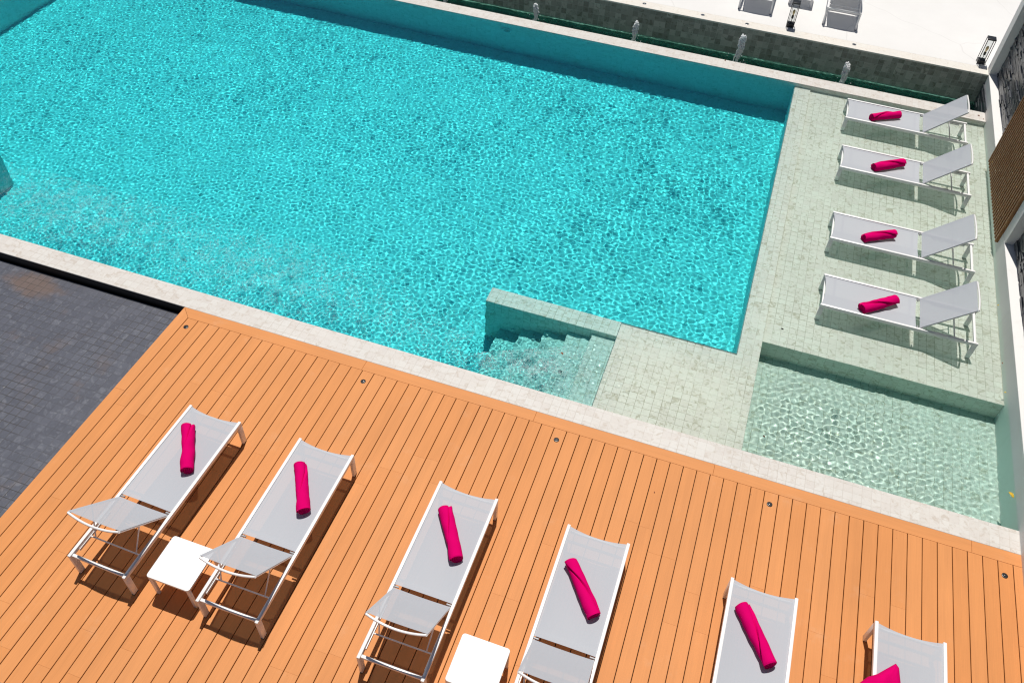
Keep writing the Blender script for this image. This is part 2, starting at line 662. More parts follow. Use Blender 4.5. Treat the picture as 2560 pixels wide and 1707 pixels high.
# channel behind the pool
ch = MB()
ch.box((XL, FARO - .02, -1.7), (XR + .1, TY + .02, -.75))
channel = tag(ch.build('channel_floor', M['channel']), kind='structure')
cw = MB().box((XL - 20, TY, -1.75), (XR - .001, TY + .2, TZ - .03))
channel_wall = tag(cw.build('channel_wall', M['channel']), kind='structure')
receiver(channel, channel_wall)
ter = MB().box((XL - 20, TY + .27, -.5), (60, 60, TZ))
tag(ter.build('terrace', M['terrace']), kind='structure')
te = MB().box((XL - 20, TY - .008, TZ - .03), (XR - .002, TY + .268, TZ + .001), .003, 1)
tag(te.build('terrace_edge', M['terrace_edge']), kind='structure')


# ------------------------------------------------------------------ water
def ss(a, b, x):
    t = np.clip((x - a) / (b - a), 0, 1)
    return t * t * (3 - 2 * t)


def waves(X, Y, n, l0, l1, rng, mean=0.0, spread=9.0):
    """unit-rms-slope sum of short waves"""
    Z = np.zeros_like(X)
    for i in range(n):
        lam = l0 * (l1 / l0) ** rng.random()
        th = mean + rng.normal(0, spread)
        k = 2 * math.pi / lam
        Z += (np.sin(k * (X * np.float32(math.cos(th)) + Y * np.float32(math.sin(th))) + np.float32(rng.random() * 6.283)) / np.float32(k)).astype(np.float32)
    return Z / math.sqrt(n / 2)


def blob(X, Y, cx, cy, rx, ry):
    return np.exp(-(((X - cx) / rx) ** 2 + ((Y - cy) / ry) ** 2))


def water_sheet(name, xs, ys, Zf, foam=None, bottom=None):
    X, Y = np.meshgrid(xs.astype(np.float32), ys.astype(np.float32), indexing='ij')
    Z = Zf(X, Y)
    nx, ny = X.shape
    V = np.stack([X, Y, Z], -1).reshape(-1, 3)
    idx = np.arange(nx * ny).reshape(nx, ny)
    F = np.stack([idx[:-1, :-1], idx[1:, :-1], idx[1:, 1:], idx[:-1, 1:]], -1).reshape(-1, 4)
    ring = np.concatenate([idx[:, 0], idx[-1, 1:], idx[-2::-1, -1], idx[0, -2:0:-1]])
    nb, m = len(V), len(ring)
    B = V[ring].copy()
    B[:, 2] = bottom
    V = np.concatenate([V, B])
    j = np.arange(m)
    jn = (j + 1) % m
    side = np.stack([ring[jn], ring[j], nb + j, nb + jn], -1)
    Lp = np.concatenate([F.reshape(-1), side.reshape(-1), nb + j[::-1]]).astype(np.int32)
    npoly = len(F) + m + 1
    starts = (np.arange(npoly) * 4).astype(np.int32)
    me = bpy.data.meshes.new(name)
    me.vertices.add(len(V))
    me.vertices.foreach_set('co', V.astype(np.float32).reshape(-1))
    me.loops.add(len(Lp))
    me.loops.foreach_set('vertex_index', Lp)
    me.polygons.add(npoly)
    me.polygons.foreach_set('loop_start', starts)
    sm = np.zeros(npoly, bool)
    sm[:len(F)] = True
    me.polygons.foreach_set('use_smooth', sm)
    me.update(calc_edges=True)
    if foam is not None:
        a = me.attributes.new('foam', 'FLOAT', 'POINT')
        f = np.zeros(len(V), np.float32)
        f[:nb] = foam(X, Y).reshape(-1)
        a.data.foreach_set('value', f)
    o = link(name, me, M['water'])
    o.cycles.is_caustics_caster = True
    return tag(o, kind='structure')



AMP = .57


def pool_z(X, Y):
    rng = np.random.default_rng(4)
    chop = waves(X, Y, 80, .055, .145, rng)
    chop2 = waves(X, Y, 70, .05, .11, rng)
    wl = (1 - ss(-1.0, 5.0, X)) * .85
    chop = chop * np.sqrt(1 - wl) + chop2 * np.sqrt(wl) * .8
    fine = waves(X, Y, 46, .045, .08, rng)
    swell = waves(X, Y, 10, .5, 1.3, rng)
    patch = .5 + .5 * np.tanh(waves(X, Y, 14, 1.6, 5.0, rng) * 3.2)
    deep = 1 - ss(6.75, 7.25, X)
    inb = ss(5.3, 5.9, X) * (1 - ss(1.5, 2.1, Y))          # over the bench
    turb = blob(X, Y, 4.7, .95, .9, .8) + blob(X, Y, .9, 1.0, 1.5, .8) + blob(X, Y, -2.6, 1.3, 1.5, .7) + .8 * blob(X, Y, 3.6, 1.4, .8, .7)
    turb = np.clip(turb, 0, 1.15)
    sl = deep * (1 - .8 * inb) * (.040 + .012 * patch) * AMP * (1 - .62 * np.clip(turb, 0, 1)) * (1 - .35 * blob(X, Y, -1.5, 1.8, 5.0, 2.2))
    sl = sl + (1 - deep) * .010 + inb * .007
    basin_ = ss(7.25, 7.5, X) * (1 - ss(2.1, 2.5, Y))
    near = blob(X, Y, 8.25, 1.5, .85, .5) + blob(X, Y, 8.35, .6, .75, .35)
    sl = sl + basin_ * (.010 + .036 * near)
    chop = np.where(X > 7.25, .35 * chop + .75 * chop2, chop)
    Z = chop * sl + fine * (deep * (1 - .6 * inb) * .014 * AMP + .040 * AMP * turb * deep) + swell * .006
    for cx, cy, a in ((8.42, 1.50, .00035), (8.27, .62, .00035)):
        r = np.hypot(X - cx, Y - cy)
        Z += a * np.sin(r * 2 * math.pi / .085) * np.exp(-r / .55) * ss(0, .08, r)
        Z += a * .8 * np.sin(r * 2 * math.pi / .13 + 1.0) * np.exp(-r / 1.1)
    # little splashes thrown up by the jets: steep enough to catch the sun
    rg = np.random.default_rng(31)
    x0, y0, dx, dy = X[0, 0], Y[0, 0], X[1, 0] - X[0, 0], Y[0, 1] - Y[0, 0]
    for (cx, cy, sx, sy, cnt) in ((4.6, 1.15, .55, .30, 90), (.9, 1.0, .9, .45, 50), (-2.4, 1.2, 1.0, .5, 25), (4.2, .9, .5, .3, 60)):
        for _ in range(cnt):
            px, py = rg.normal(cx, sx), rg.normal(cy, sy)
            if py < .42 or (py > 1.6 and px > 3.5):
                continue
            i, j = int((px - x0) / dx), int((py - y0) / dy)
            r_, h_ = rg.uniform(.012, .024), rg.uniform(.0025, .006)
            w = 5
            sub = (slice(i - w, i + w + 1), slice(j - w, j + w + 1))
            Z[sub] += h_ * np.exp(-((X[sub] - px) ** 2 + (Y[sub] - py) ** 2) / (r_ * r_))
    edge = ss(.0, .10, np.minimum(Y - .28, 9.08 - Y))
    return (ZW + Z * (.25 + .75 * edge)).astype(np.float32)


xs = np.concatenate([np.arange(PX0 - .06, 7.3, 0.0126), np.arange(7.3, XR + .06, .0155)])
ys = np.arange(IN - .04, FAR + .045, .0126)
water_sheet('water', xs, ys, pool_z, None, -1.45)


def froth():
    rg = np.random.default_rng(77)
    tv = np.array([(1, 0, 0), (-1, 0, 0), (0, 1, 0), (0, -1, 0), (0, 0, 1), (0, 0, -1)], np.float32)
    tf = np.array([(0, 2, 4), (2, 1, 4), (1, 3, 4), (3, 0, 4), (2, 0, 5), (1, 2, 5), (3, 1, 5), (0, 3, 5)], np.int32)
    P, Q = [], []
    for (cx, cy, sx, sy, cnt) in ((4.75, .82, .36, .30, 26000), (4.2, .62, .40, .22, 14000), (.7, 1.0, .95, .42, 46000), (-2.6, 1.15, 1.15, .45, 56000), (2.9, .75, .7, .25, 10000)):
        x, y = rg.normal(cx, sx, cnt).astype(np.float32), rg.normal(cy, sy, cnt).astype(np.float32)
        rn = np.random.default_rng(5)
        dens = .5 + .5 * np.tanh(4 * waves(x, y, 30, .08, .45, rn) * 9)
        lim = np.where(x < 3.7, 1.75, np.clip(.72 + (x - 4.0) * .5, .5, 1.22))
        ok = (y > .335) & (y < lim) & (x < 5.42 - .10 * np.sin(y * 9)) & (rg.random(cnt) < .25 + .75 * dens)
        z = ZW + .0045 + rg.uniform(-.001, .001, cnt)
        P.append(np.stack([x, y, z], -1)[ok])
        Q.append((.0012 + .0020 * rg.random(ok.sum()) ** 2.2))
    P, Q = np.concatenate(P).astype(np.float32), np.concatenate(Q).astype(np.float32)
    V = (P[:, None, :] + tv[None] * Q[:, None, None]).reshape(-1, 3)
    F = (tf[None] + (np.arange(len(P)) * len(tv))[:, None, None]).reshape(-1, 3)
    me = bpy.data.meshes.new('froth')
    me.vertices.add(len(V))
    me.vertices.foreach_set('co', V.reshape(-1))
    me.loops.add(F.size)
    me.loops.foreach_set('vertex_index', F.reshape(-1).astype(np.int32))
    me.polygons.add(len(F))
    me.polygons.foreach_set('loop_start', (np.arange(len(F)) * 3).astype(np.int32))
    me.update(calc_edges=True)
    smooth(me)
    o = link('froth', me, plain('froth_white', (.93, .94, .94), .3, .5, var=.0))
    return tag(o, 'fine white froth of bubbles on the pool water along the near coping', 'froth', kind='stuff')


froth()


def chan_z(X, Y):
    rng = np.random.default_rng(21)
    Z = waves(X, Y, 30, .06, .25, rng) * .035
    for cx in (-.31, 1.69, 3.77, 5.83, 7.87):
        r = np.hypot(X - cx, Y - 9.85)
        Z += .006 * np.sin(r * 2 * math.pi / .10) * np.exp(-r / .30)
    return (CZ + Z).astype(np.float32)


water_sheet('channel_water', np.arange(XL + .05, XR + .05, .022), np.arange(FARO - .015, TY + .015, .022), chan_z, None, -.9)


def water_body(name, a, b, mat):
    o = tag(MB().box(a, b).build(name, mat), kind='structure')
    return o


def prism(outline, z0, z1):
    mb = MB()
    lo = [mb.b.verts.new((x, y, z0)) for x, y in outline]
    hi = [mb.b.verts.new((x, y, z1)) for x, y in outline]
    mb.b.faces.new(lo[::-1])
    mb.b.faces.new(hi)
    for i in range(len(lo)):
        j = (i + 1) % len(lo)
        mb.b.faces.new((lo[i], lo[j], hi[j], hi[i]))
    return mb


y0_, y1_ = IN - .09, FAR + .09
tag(prism([(PX0 - .12, y0_), (5.4452, y0_), (5.4452, 1.9196), (7.0022, 1.9196), (7.0022, y1_), (PX0 - .12, y1_)], -1.52, -.0105).build('deep_water', M['deep']), kind='structure')
tag(prism([(5.4456, y0_), (XR + .05, y0_), (XR + .05, y1_), (7.0026, y1_), (7.0026, 1.9192), (5.4456, 1.9192)], -1.53, -.0105).build('shallow_water', M['shallow']), kind='structure')
water_body('channel_depth', (XL + .02, FARO - .018, -1.0), (XR + .02, TY + .018, CZ + .012), M['green'])

# ------------------------------------------------------------------ building at the right
bld = empty('building', (XR, 2.0, 0))
tag(bld, 'white rendered building beside the pool with slate recesses and a brown slat screen', 'building')


def bpart(mb, name, mat, sm=False):
    o = mb.build(name, mat, bld, sm)
    o.location = (-XR, -2.0, 0)
    return o


PZ = .24
HT = 5.0
REC = .14
pl = bpart(MB().box((XR, -14, -1.7), (XR + .9, 10.63, PZ), .004, 1), 'plinth', M['plaster'])
receiver(pl)
far_col = bpart(MB().box((XR + .001, 10.35, PZ), (XR + .9, 10.629, HT), .004, 1), 'corner_column', M['plaster'])
bpart(MB().box((XR + .001, 5.2, PZ), (XR + .6, 5.45, HT), .004, 1), 'column', M['plaster'])
bpart(MB().box((XR - .012, 7.66, .06), (XR + .6, 7.70, HT), .003, 1), 'screen_edge', M['plaster'])


def slate_panel(y0, y1, seed):
    """courses of split slate, each stone its own depth"""
    rr = random.Random(seed)
    mb = MB()
    z = PZ
    base = XR + REC
    mb.box((base + .02, y0, PZ), (base + .3, y1, HT))
    while z < 2.6:
        h = rr.choice([.02, .028, .036])
        y = y0
        while y < y1:
            L = rr.uniform(.12, .38)
            e = min(y1, y + L)
            mb.box((base + (rr.uniform(-.022, -.012) if rr.random() < .13 else rr.uniform(-.004, .006)), y + .001, z + .0012), (base + .03, e - .001, z + h - .0012))
            y = e
        z += h
    return mb


bpart(slate_panel(7.70, 10.35, 3), 'slate_panel', M['slate'])
bpart(slate_panel(-3.0, 5.2, 4), 'slate_panel', M['slate'])
# slate facing where the wall passes the channel
mb = MB()
rr = random.Random(8)
z = -.75
while z < .06:
    h = rr.choice([.025, .035, .045])
    y = FARO + .002
    while y < TY - .001:
        e = min(TY - .001, y + rr.uniform(.12, .34))
        mb.box((XR - .018 + rr.uniform(-.008, .006), y, z), (XR + .01, e - .001, z + h - .001))
        y = e
    z += h
sf = bpart(mb, 'slate_facing', M['slate'])
receiver(sf)
bpart(MB().box((XR + .02, 5.45, PZ + .002), (XR + .5, 7.66, HT)), 'screen_backing', M['slat_back'])
mb = MB()
k = 0
y = 5.455
while y < 7.64:
    mb.box((XR - .045, y, .055), (XR + .018, y + .046, HT), .003, 1)
    y += .0905
screen = bpart(mb, 'slat_screen', M['slat'])

# ------------------------------------------------------------------ sun loungers
LEN, WID, HGT = 2.03, .665, .35
HY = LEN / 2
JT = -.255          # hinge of the back
BL, BA = .745, 44.5


def sling(w, y0, y1, sag, bow0, bow1, nx=20, ny=32):
    b = bmesh.new()
    g = []
    for j in range(ny + 1):
        t = j / ny
        row = []
        for i in range(nx + 1):
            u = -1 + 2 * i / nx
            yy = y0 + (y1 - y0) * t + (1 - u * u) * (bow0 * (1 - t) ** 3 + bow1 * t ** 3)
            zz = -sag * (1 - u * u) * (.55 + .45 * math.sin(math.pi * min(1, max(0, t))))
            row.append(b.verts.new((u * w / 2, yy, zz)))
        g.append(row)
    for j in range(ny):
        for i in range(nx):
            b.faces.new((g[j][i], g[j][i + 1], g[j + 1][i + 1], g[j + 1][i]))
    me = bpy.data.meshes.new('sling')
    b.to_mesh(me)
    b.free()
    smooth(me)
    return me


def make_lounger():
    root = empty('sun_lounger', (0, 0, 0))
    wm = M['white_metal']
    rw, rh = .034, .05
    for s in (-1, 1):
        x = s * (WID / 2 - rw / 2)
        MB().box((x - rw / 2, -HY, HGT - rh), (x + rw / 2, HY, HGT), .006).build('side_rail', wm, root, True)
    for s in (-1, 1):
        for e in (-1, 1):
            x = s * (WID / 2 - rw / 2)
            ya, yb = (HY - .062, HY - .001) if e > 0 else (-HY + .001, -HY + .062)
            lg = MB().box((x - rw / 2 + .001, ya, .008), (x + rw / 2 - .001, yb, HGT - rh - .0005), .004).build('leg', wm, root, True)
            MB().box((x - rw / 2 + .002, ya + .001, 0), (x + rw / 2 - .002, yb - .001, .0078)).build('foot_pad', M['black_metal'], lg)
            receiver(lg)
    xi = WID / 2 - rw
    MB().bar((-xi, HY - .035, HGT - .075), (xi, HY - .035, HGT - .075), .022, .035, .004).build('end_bar', wm, root, True)
    MB().bar((-xi, HY - .165, HGT - .047), (xi, HY - .165, HGT - .047), .028, .022, .004).build('cross_bar', wm, root, True)
    MB().bar((-xi, -HY + .035, HGT - .03), (xi, -HY + .035, HGT - .03), .032, .032, .005).build('end_bar', wm, root, True)
    MB().bar((-xi, JT + .10, HGT - .06), (xi, JT + .10, HGT - .06), .028, .028, .004).build('cross_bar', wm, root, True)
    se = link('seat_sling', sling(xi * 2 + .012, JT + .022, HY - .012, .022, .008, -.034), M['fabric'], root, (0, 0, HGT - .012))
    for s in (-1, 1):
        MB().tube([(s * (xi - .002), JT + .004, HGT - .018), (s * (xi - .05), JT + .004, HGT - .018)], .010, 10).build('hinge', M['grey_metal'], root, True)
        MB().bar((s * (xi - .006), -.44, HGT - .052), (s * (xi - .006), -.90, HGT - .052), .008, .03, .001).build('ratchet_strip', wm, root)
        for k in range(5):
            pass
    # back, in its own frame: +y points up the back
    bf = link('back_frame', None, None, root)
    COL.objects.unlink(bf)
    bpy.data.objects.remove(bf)
    ca, sa = math.cos(R(BA)), math.sin(R(BA))

    def bk(x, t, n=0.0):
        return Vector((x, JT - .01 - t * ca - n * sa, HGT - .012 + t * sa - n * ca))
    mb = MB()
    xb = xi - .012
    for s in (-1, 1):
        mb.tube([bk(s * xb, 0, .012), bk(s * xb, BL, .012)], .0115, 10)
    pts = []
    for i in range(17):
        u = -1 + 2 * i / 16
        pts.append(bk(u * xb, BL + .0, .012 + .044 * (1 - u * u)))
    mb.tube(pts, .0125, 10)
    bfr = mb.build('back_frame', wm, root, True)
    b = sling(xb * 2 + .018, 0.012, BL - .004, .010, 0.0, 0.0)
    bm = bmesh.new()
    bm.from_mesh(b)
    for vv in bm.verts:
        q = bk(vv.co.x, vv.co.y, -vv.co.z - .002)
        vv.co = q
    bm.to_mesh(b)
    bm.free()
    link('back_sling', b, M['fabric'], bfr)
    # struts and adjusting bar
    yb_, zb = -.735, HGT - .05
    MB().tube([(-xi + .004, yb_, zb), (xi - .004, yb_, zb)], .0085, 8).build('adjusting_bar', wm, root, True)
    for s in (-1, 1):
        a = bk(s * (xb - .012), BL * .58, .02)
        MB().tube([a, (s * (xi - .06), yb_ + .004, zb)], .007, 8).build('strut', wm, root, True)
    return root


proto = make_lounger()
LG = 'white and grey sun loungers around the pool'
deck_sl = [
    ((1.520, -2.597), -.022, 'sun lounger nearest the dark slate paving, leftmost on the orange deck'),
    ((2.911, -2.565), .002, 'deck sun lounger whose raised back reaches over a small white table'),
    ((4.571, -2.538), .004, 'deck sun lounger with a white side table near its right side, second table along'),
    ((6.004, -2.565), .002, 'deck sun lounger to the right of the white table that the bottom edge crops'),
    ((7.700, -2.572), .000, 'deck sun lounger with only its long flat seat in view, second from the right'),
    ((9.098, -2.540), .003, 'rightmost deck sun lounger, only its foot end showing, towel hanging over one rail'),
]
shelf_sl = [
    ((8.935, 8.232), 'sun lounger standing in shallow water nearest the fountain channel'),
    ((8.945, 6.690), 'second sun lounger in the shallow water counting from the fountain channel'),
    ((8.940, 4.800), 'sun lounger in the shallow water, between the second and the one by the basin'),
    ((8.930, 3.305), 'sun lounger in shallow water right beside the sunken ripple basin'),
]
ter_sl = [
    ((5.890, 12.093), 'white terrace sun lounger left of the black lantern, cropped by the top edge'),
    ((7.560, 12.110), 'white terrace sun lounger right of the black lantern, cropped by the top edge'),
]
first = True


def put_lounger(loc, rz, label):
    global first
    o = proto if first else copy_tree(proto)
    first = False
    o.location = loc
    o.rotation_euler = (0, 0, rz)
    return tag(o, label, 'sun lounger', LG)


for (x, y), rz, lb in deck_sl:
    put_lounger((x, y, -.002), rz, lb)
for (x, y), lb in shelf_sl:
    put_lounger((x, y, SHELF), math.pi / 2, lb)
for (x, y), lb in ter_sl:
    put_lounger((x, y, TZ), 0, lb)


# ------------------------------------------------------------------ side tables
def make_table():
    root = empty('side_table', (0, 0, 0))
    w, h = .47, .37
    mb = MB()
    mb.box((-w / 2, -w / 2, h - .028), (w / 2, w / 2, h))
    ve = [e for e in mb.b.edges if abs(e.verts[0].co.z - e.verts[1].co.z) > .01]
    bmesh.ops.bevel(mb.b, geom=ve, offset=.03, segments=6, affect='EDGES', profile=.5)
    he = [e for e in mb.b.edges if e.is_manifold and e.calc_face_angle(0) > 1.2]
    bmesh.ops.bevel(mb.b, geom=he, offset=.004, segments=2, affect='EDGES', profile=.5)
    mb.build('table_top', M['table_white'], root, True)
    for sx in (-1, 1):
        for sy in (-1, 1):
            x, y = sx * (w / 2 - .024), sy * (w / 2 - .024)
            MB().box((x - .02, y - .015, 0), (x + .02, y + .015, h - .0285), .004).build('leg', M['white_metal'], root, True)
    return root


tb = make_table()
for i, ((x, y, z), lb) in enumerate([
    ((2.245, -3.298, -.002), 'small square white side table between the two leftmost deck loungers'),
    ((5.312, -3.244, -.002), 'small square white side table on the deck cropped by the bottom edge'),
    ((6.725, 11.94, TZ), 'small side table on the pale terrace behind the black lantern'),
]):
    o = tb if i == 0 else copy_tree(tb)
    o.location = (x, y, z)
    tag(o, lb, 'side table', 'square side tables')


# ------------------------------------------------------------------ rolled towels
def towel_mesh(L, Rad, seed, flare=0.0):
    rr = random.Random(seed)
    ns, na = 70, 84
    layer = .027
    s0, s1 = rr.uniform(.18, .35), rr.uniform(.62, .82)
    th0 = rr.uniform(1.1, 1.9)
    slope = rr.choice([-1, 1]) * rr.uniform(2.6, 3.6)
    nz = [(rr.uniform(3, 16), rr.uniform(-3, 3), rr.uniform(0, 6.28), rr.uniform(.0003, .0007)) for _ in range(12)]
    b = bmesh.new()
    rows = []
    turns = 3.6

    def rad(s, th):
        t = s / L + .5
        # diagonal flap: outer layer ends along th = edge(t)
        edge = (th0 + slope * (t - .5)) % (2 * math.pi)
        a = (th - edge) % (2 * math.pi)
        step = layer * (1 - .75 * a / (2 * math.pi)) if a > .0 else 0
        sm = min(1, a / .09)
        r_ = Rad - layer + step * sm + layer * .25 * (1 - sm) - .010 * math.exp(-((2 * math.pi - a) / .15) ** 2)
        for fs, fa, ph, am in nz:
            r_ += am * math.sin(fs * s / L * 2 + round(fa) * th + ph)
        r_ *= 1 + .05 * math.sin(2.2 * t + seed) + flare * max(0, t - .35) ** 1.3
        return r_
    for j in range(ns + 1):
        s = -L / 2 + L * j / ns
        row = []
        sk = .012 * math.sin(seed + 3 * j / ns)
        for i in range(na):
            th = 2 * math.pi * i / na
            r_ = rad(s, th)
            x = r_ * math.cos(th) * 1.03 + sk
            z = r_ * math.sin(th) * .97
            z = max(z, -Rad * .80)
            row.append(b.verts.new((x, s + .012 * math.cos(th + seed) * (1 if j in (0, ns) else 0), z)))
        rows.append(row)
    for j in range(ns):
        for i in range(na):
            k = (i + 1) % na
            b.faces.new((rows[j][i], rows[j][k], rows[j + 1][k], rows[j + 1][i]))
    # spiral ends
    nr = 30
    for end, row in ((-1, rows[0]), (1, rows[-1])):
        prev = row
        base = [vv.co.copy() for vv in row]
        cc = Vector((sum(v_.x for v_ in base) / na, sum(v_.y for v_ in base) / na, sum(v_.z for v_ in base) / na))
        for q in range(1, nr):
            f = 1 - q / nr
            cur = []
            for i in range(na):
                th = 2 * math.pi * i / na
                ph = (f * turns + th / (2 * math.pi) * end) % 1.0
                dep = .016 * (abs(ph - .5) * 2) ** 2 - .006 * f
                pt = cc + (base[i] - cc) * f
                pt.y = cc.y - end * dep - end * .012 * (1 - f)
                cur.append(b.verts.new(pt))
            for i in range(na):
                k = (i + 1) % na
                fc = (prev[i], prev[k], cur[k], cur[i])
                b.faces.new(fc if end > 0 else fc[::-1])
            prev = cur
        b.faces.new(prev if end > 0 else prev[::-1])
    bmesh.ops.recalc_face_normals(b, faces=b.faces)
    me = bpy.data.meshes.new('towel')
    b.to_mesh(me)
    b.free()
    smooth(me)
    me.set_sharp_from_angle(angle=R(60))
    return me


TGR = 'rolled bright pink towels on the loungers'
# (end a, end b, fabric height, label)
towels = [
    ((1.405, -1.885), (1.680, -2.350), .330, 'rolled pink towel on the lounger nearest the dark slate paving'),
    ((2.770, -1.905), (3.080, -2.350), .330, 'rolled pink towel on the lounger whose back overlaps the white table'),
    ((4.445, -1.865), (4.725, -2.325), .330, 'rolled pink towel on the third deck lounger from the slate paving'),
    ((5.820, -1.995), (6.180, -2.410), .330, 'rolled pink towel on the deck lounger right of the cropped white table'),
    ((7.532, -1.860), (7.820, -2.325), .330, 'rolled pink towel on the second deck lounger from the right'),
    ((8.370, 8.010), (8.775, 8.310), .150, 'rolled pink towel on the water lounger nearest the fountain channel'),
    ((8.465, 6.530), (8.890, 6.800), .150, 'rolled pink towel on the second water lounger from the fountain channel'),
    ((8.415, 4.605), (8.790, 4.860), .150, 'rolled pink towel on the third water lounger from the fountain channel'),
    ((8.460, 3.085), (8.860, 3.395), .150, 'rolled pink towel on the water lounger beside the ripple basin'),
]
for i, (a, b_, z, lb) in enumerate(towels):
    a, b_ = Vector(a), Vector(b_)
    d = b_ - a
    L = d.length + .045
    Rd = .076
    o = link('towel', towel_mesh(L, Rd, i * 3 + 2), M['towel'], None, ((a.x + b_.x) / 2, (a.y + b_.y) / 2, z + Rd * .80 - .012),
             (0, 0, math.atan2(d.y, d.x) - math.pi / 2))
    tag(o, lb, 'towel', TGR)


def folded_towel():
    """thick folded towel lying across the rail with one corner pointing up the seat"""
    # outline in plan (world xy), counter-clockwise
    out = [(8.625, -2.235), (8.72, -2.12), (8.80, -2.065), (8.965, -1.900), (8.995, -1.935), (9.015, -2.10), (9.03, -2.30), (9.03, -2.46), (8.90, -2.52), (8.74, -2.47), (8.66, -2.36)]
    cx, cy = 8.83, -2.27
    b = bmesh.new()
    n = len(out)
    fine = []
    for i in range(n):
        p0, p1 = out[i], out[(i + 1) % n]
        for k in range(6):
            t = k / 6
            fine.append((p0[0] + (p1[0] - p0[0]) * t, p0[1] + (p1[1] - p0[1]) * t))
    n = len(fine)
    prev = None
    rings = []
    for q in range(0, 14):
        f = 1 - q / 14
        ring = []
        for i, (x, y) in enumerate(fine):
            px_, py_ = cx + (x - cx) * f, cy + (y - cy) * f
            r_ = 1 - f ** 6
            z = .335 + .05 * r_ + .05 * math.exp(-((px_ - 8.80) / .10) ** 2) * r_ + .007 * math.sin(26 * (px_ + .6 * py_)) * r_
            ring.append(b.verts.new((px_, py_, z)))
        rings.append(ring)
    low = [b.verts.new((x, y, .322)) for x, y in fine]
    for i in range(n):
        k = (i + 1) % n
        b.faces.new((low[i], low[k], rings[0][k], rings[0][i]))
    for r0, r1 in zip(rings, rings[1:]):
        for i in range(n):
            k = (i + 1) % n
            b.faces.new((r0[i], r0[k], r1[k], r1[i]))
    b.faces.new(rings[-1])
    b.faces.new(low[::-1])
    bmesh.ops.recalc_face_normals(b, faces=b.faces)
    me = bpy.data.meshes.new('towel')
    b.to_mesh(me)
    b.free()
    smooth(me)
    me.set_sharp_from_angle(angle=R(70))
    for vv in me.vertices:
        vv.co -= Vector((cx, cy, .33))
    return link('towel', me, M['towel'], None, (cx, cy, .33 + .012))


tag(folded_towel(), 'half folded pink towel hanging over the rail of the rightmost deck lounger', 'towel', TGR)


# ------------------------------------------------------------------ lanterns
def make_lantern():
    root = empty('lantern', (0, 0, 0))
    w, h, t = .15, .50, .011
    mb = MB()
    for sx in (-1, 1):
        for sy in (-1, 1):
            x, y = sx * (w - t) / 2, sy * (w - t) / 2
            mb.box((x - t / 2, y - t / 2, 0.0), (x + t / 2, y + t / 2, h - .026), .001, 1)
    mb.build('frame', M['black_metal'], root)
    MB().box((-w / 2, -w / 2, h - .0255), (w / 2, w / 2, h), .003).build('lid', M['black_metal'], root, True)
    MB().box((-w / 2 + t + .001, -w / 2 + t + .001, .004), (w / 2 - t - .001, w / 2 - t - .001, .075), .004).build('base', M['black_metal'], root, True)
    MB().lathe([(.0, .0755), (.012, .0756), (.007, .09), (.006, .16), (.021, .162), (.023, .17), (.023, .215), (.018, .222), (0, .2225)], 18).build('lamp_holder', M['black_metal'], root, True)
    MB().lathe([(.0, .223), (.012, .2235), (.014, .24), (.024, .268), (.028, .292), (.022, .32), (.009, .335), (0, .338)], 20).build('bulb', M['bulb'], root, True)
    MB().tube([(0, 0, .0758), (0, 0, h - .03)], .052, 28, False).build('glass_cylinder', M['lamp_glass'], root, True)
    return root


ln = make_lantern()
for i, ((x, y), lb) in enumerate([((6.640, 10.742), 'tall black lantern on the terrace edge between the two terrace loungers'),
                                  ((10.213, 10.755), 'tall black lantern at the terrace corner beside the white column')]):
    o = ln if i == 0 else copy_tree(ln)
    o.location = (x, y, TZ + .001)
    tag(o, lb, 'lantern', 'black lanterns on the terrace edge')


# ------------------------------------------------------------------ small recessed lights
def make_deck_light():
    root = empty('deck_light', (0, 0, 0))
    mb = MB().lathe([(.0, .0), (.032, .0), (.032, .003), (.027, .006), (.019, .006), (.0185, .004), (0, .004)], 24)
    mb.build('rim', M['black_metal'], root, True)
    MB().lathe([(.0, .0042), (.0145, .0042), (.012, .008), (.006, .0105), (0, .011)], 18).build('lens', M['dark_lens'], root, True)
    return root


M['dark_lens'] = plain('dark_glass_lens', (.035, .04, .045), .12, .8, var=.1, coord='obj')
dl = make_deck_light()
for i, ((x, y), lb) in enumerate([((.222, -.304), 'small round black deck light in the corner of the deck by the slate paving'),
                                  ((2.722, -.318), 'small round black deck light in line with the leftmost loungers, second from the slate'),
                                  ((5.201, -.319), 'small round black deck light opposite the pool bench, middle of the row'),
                                  ((7.686, -.320), 'small round black deck light opposite the ripple basin corner'),
                                  ((10.166, -.323), 'small round black deck light furthest right on the deck')]):
    o = dl if i == 0 else copy_tree(dl)
    o.location = (x, y, -.0015)
    tag(o, lb, 'deck light', 'recessed deck lights along the coping')


def make_ground_light():
    root = empty('ground_light', (0, 0, 0))
    MB().lathe([(.0, .0), (.042, .0), (.042, .002), (.034, .004), (.032, .0025), (0, .0025)], 24).build('rim', M['grey_metal'], root, True)
    MB().lathe([(.0, .0028), (.031, .0028), (.028, .0045), (0, .005)], 24).build('lens', M['lamp_glass'], root, True)
    return root


gl = make_ground_light()
for i, ((x, y), lb) in enumerate([((3.757, 10.496), 'flush round grey light in the terrace edge, leftmost of the row'),
                                  ((4.948, 10.497), 'flush round grey light in the terrace edge, second from the left'),
                                  ((5.833, 10.488), 'flush round grey light in the terrace edge just left of the black lantern'),
                                  ((7.895, 10.500), 'flush round grey light in the terrace edge right of the black lantern')]):
    o = gl if i == 0 else copy_tree(gl)
    o.location = (x, y, TZ + .0012)
    tag(o, lb, 'ground light', 'flush lights in the terrace edge')

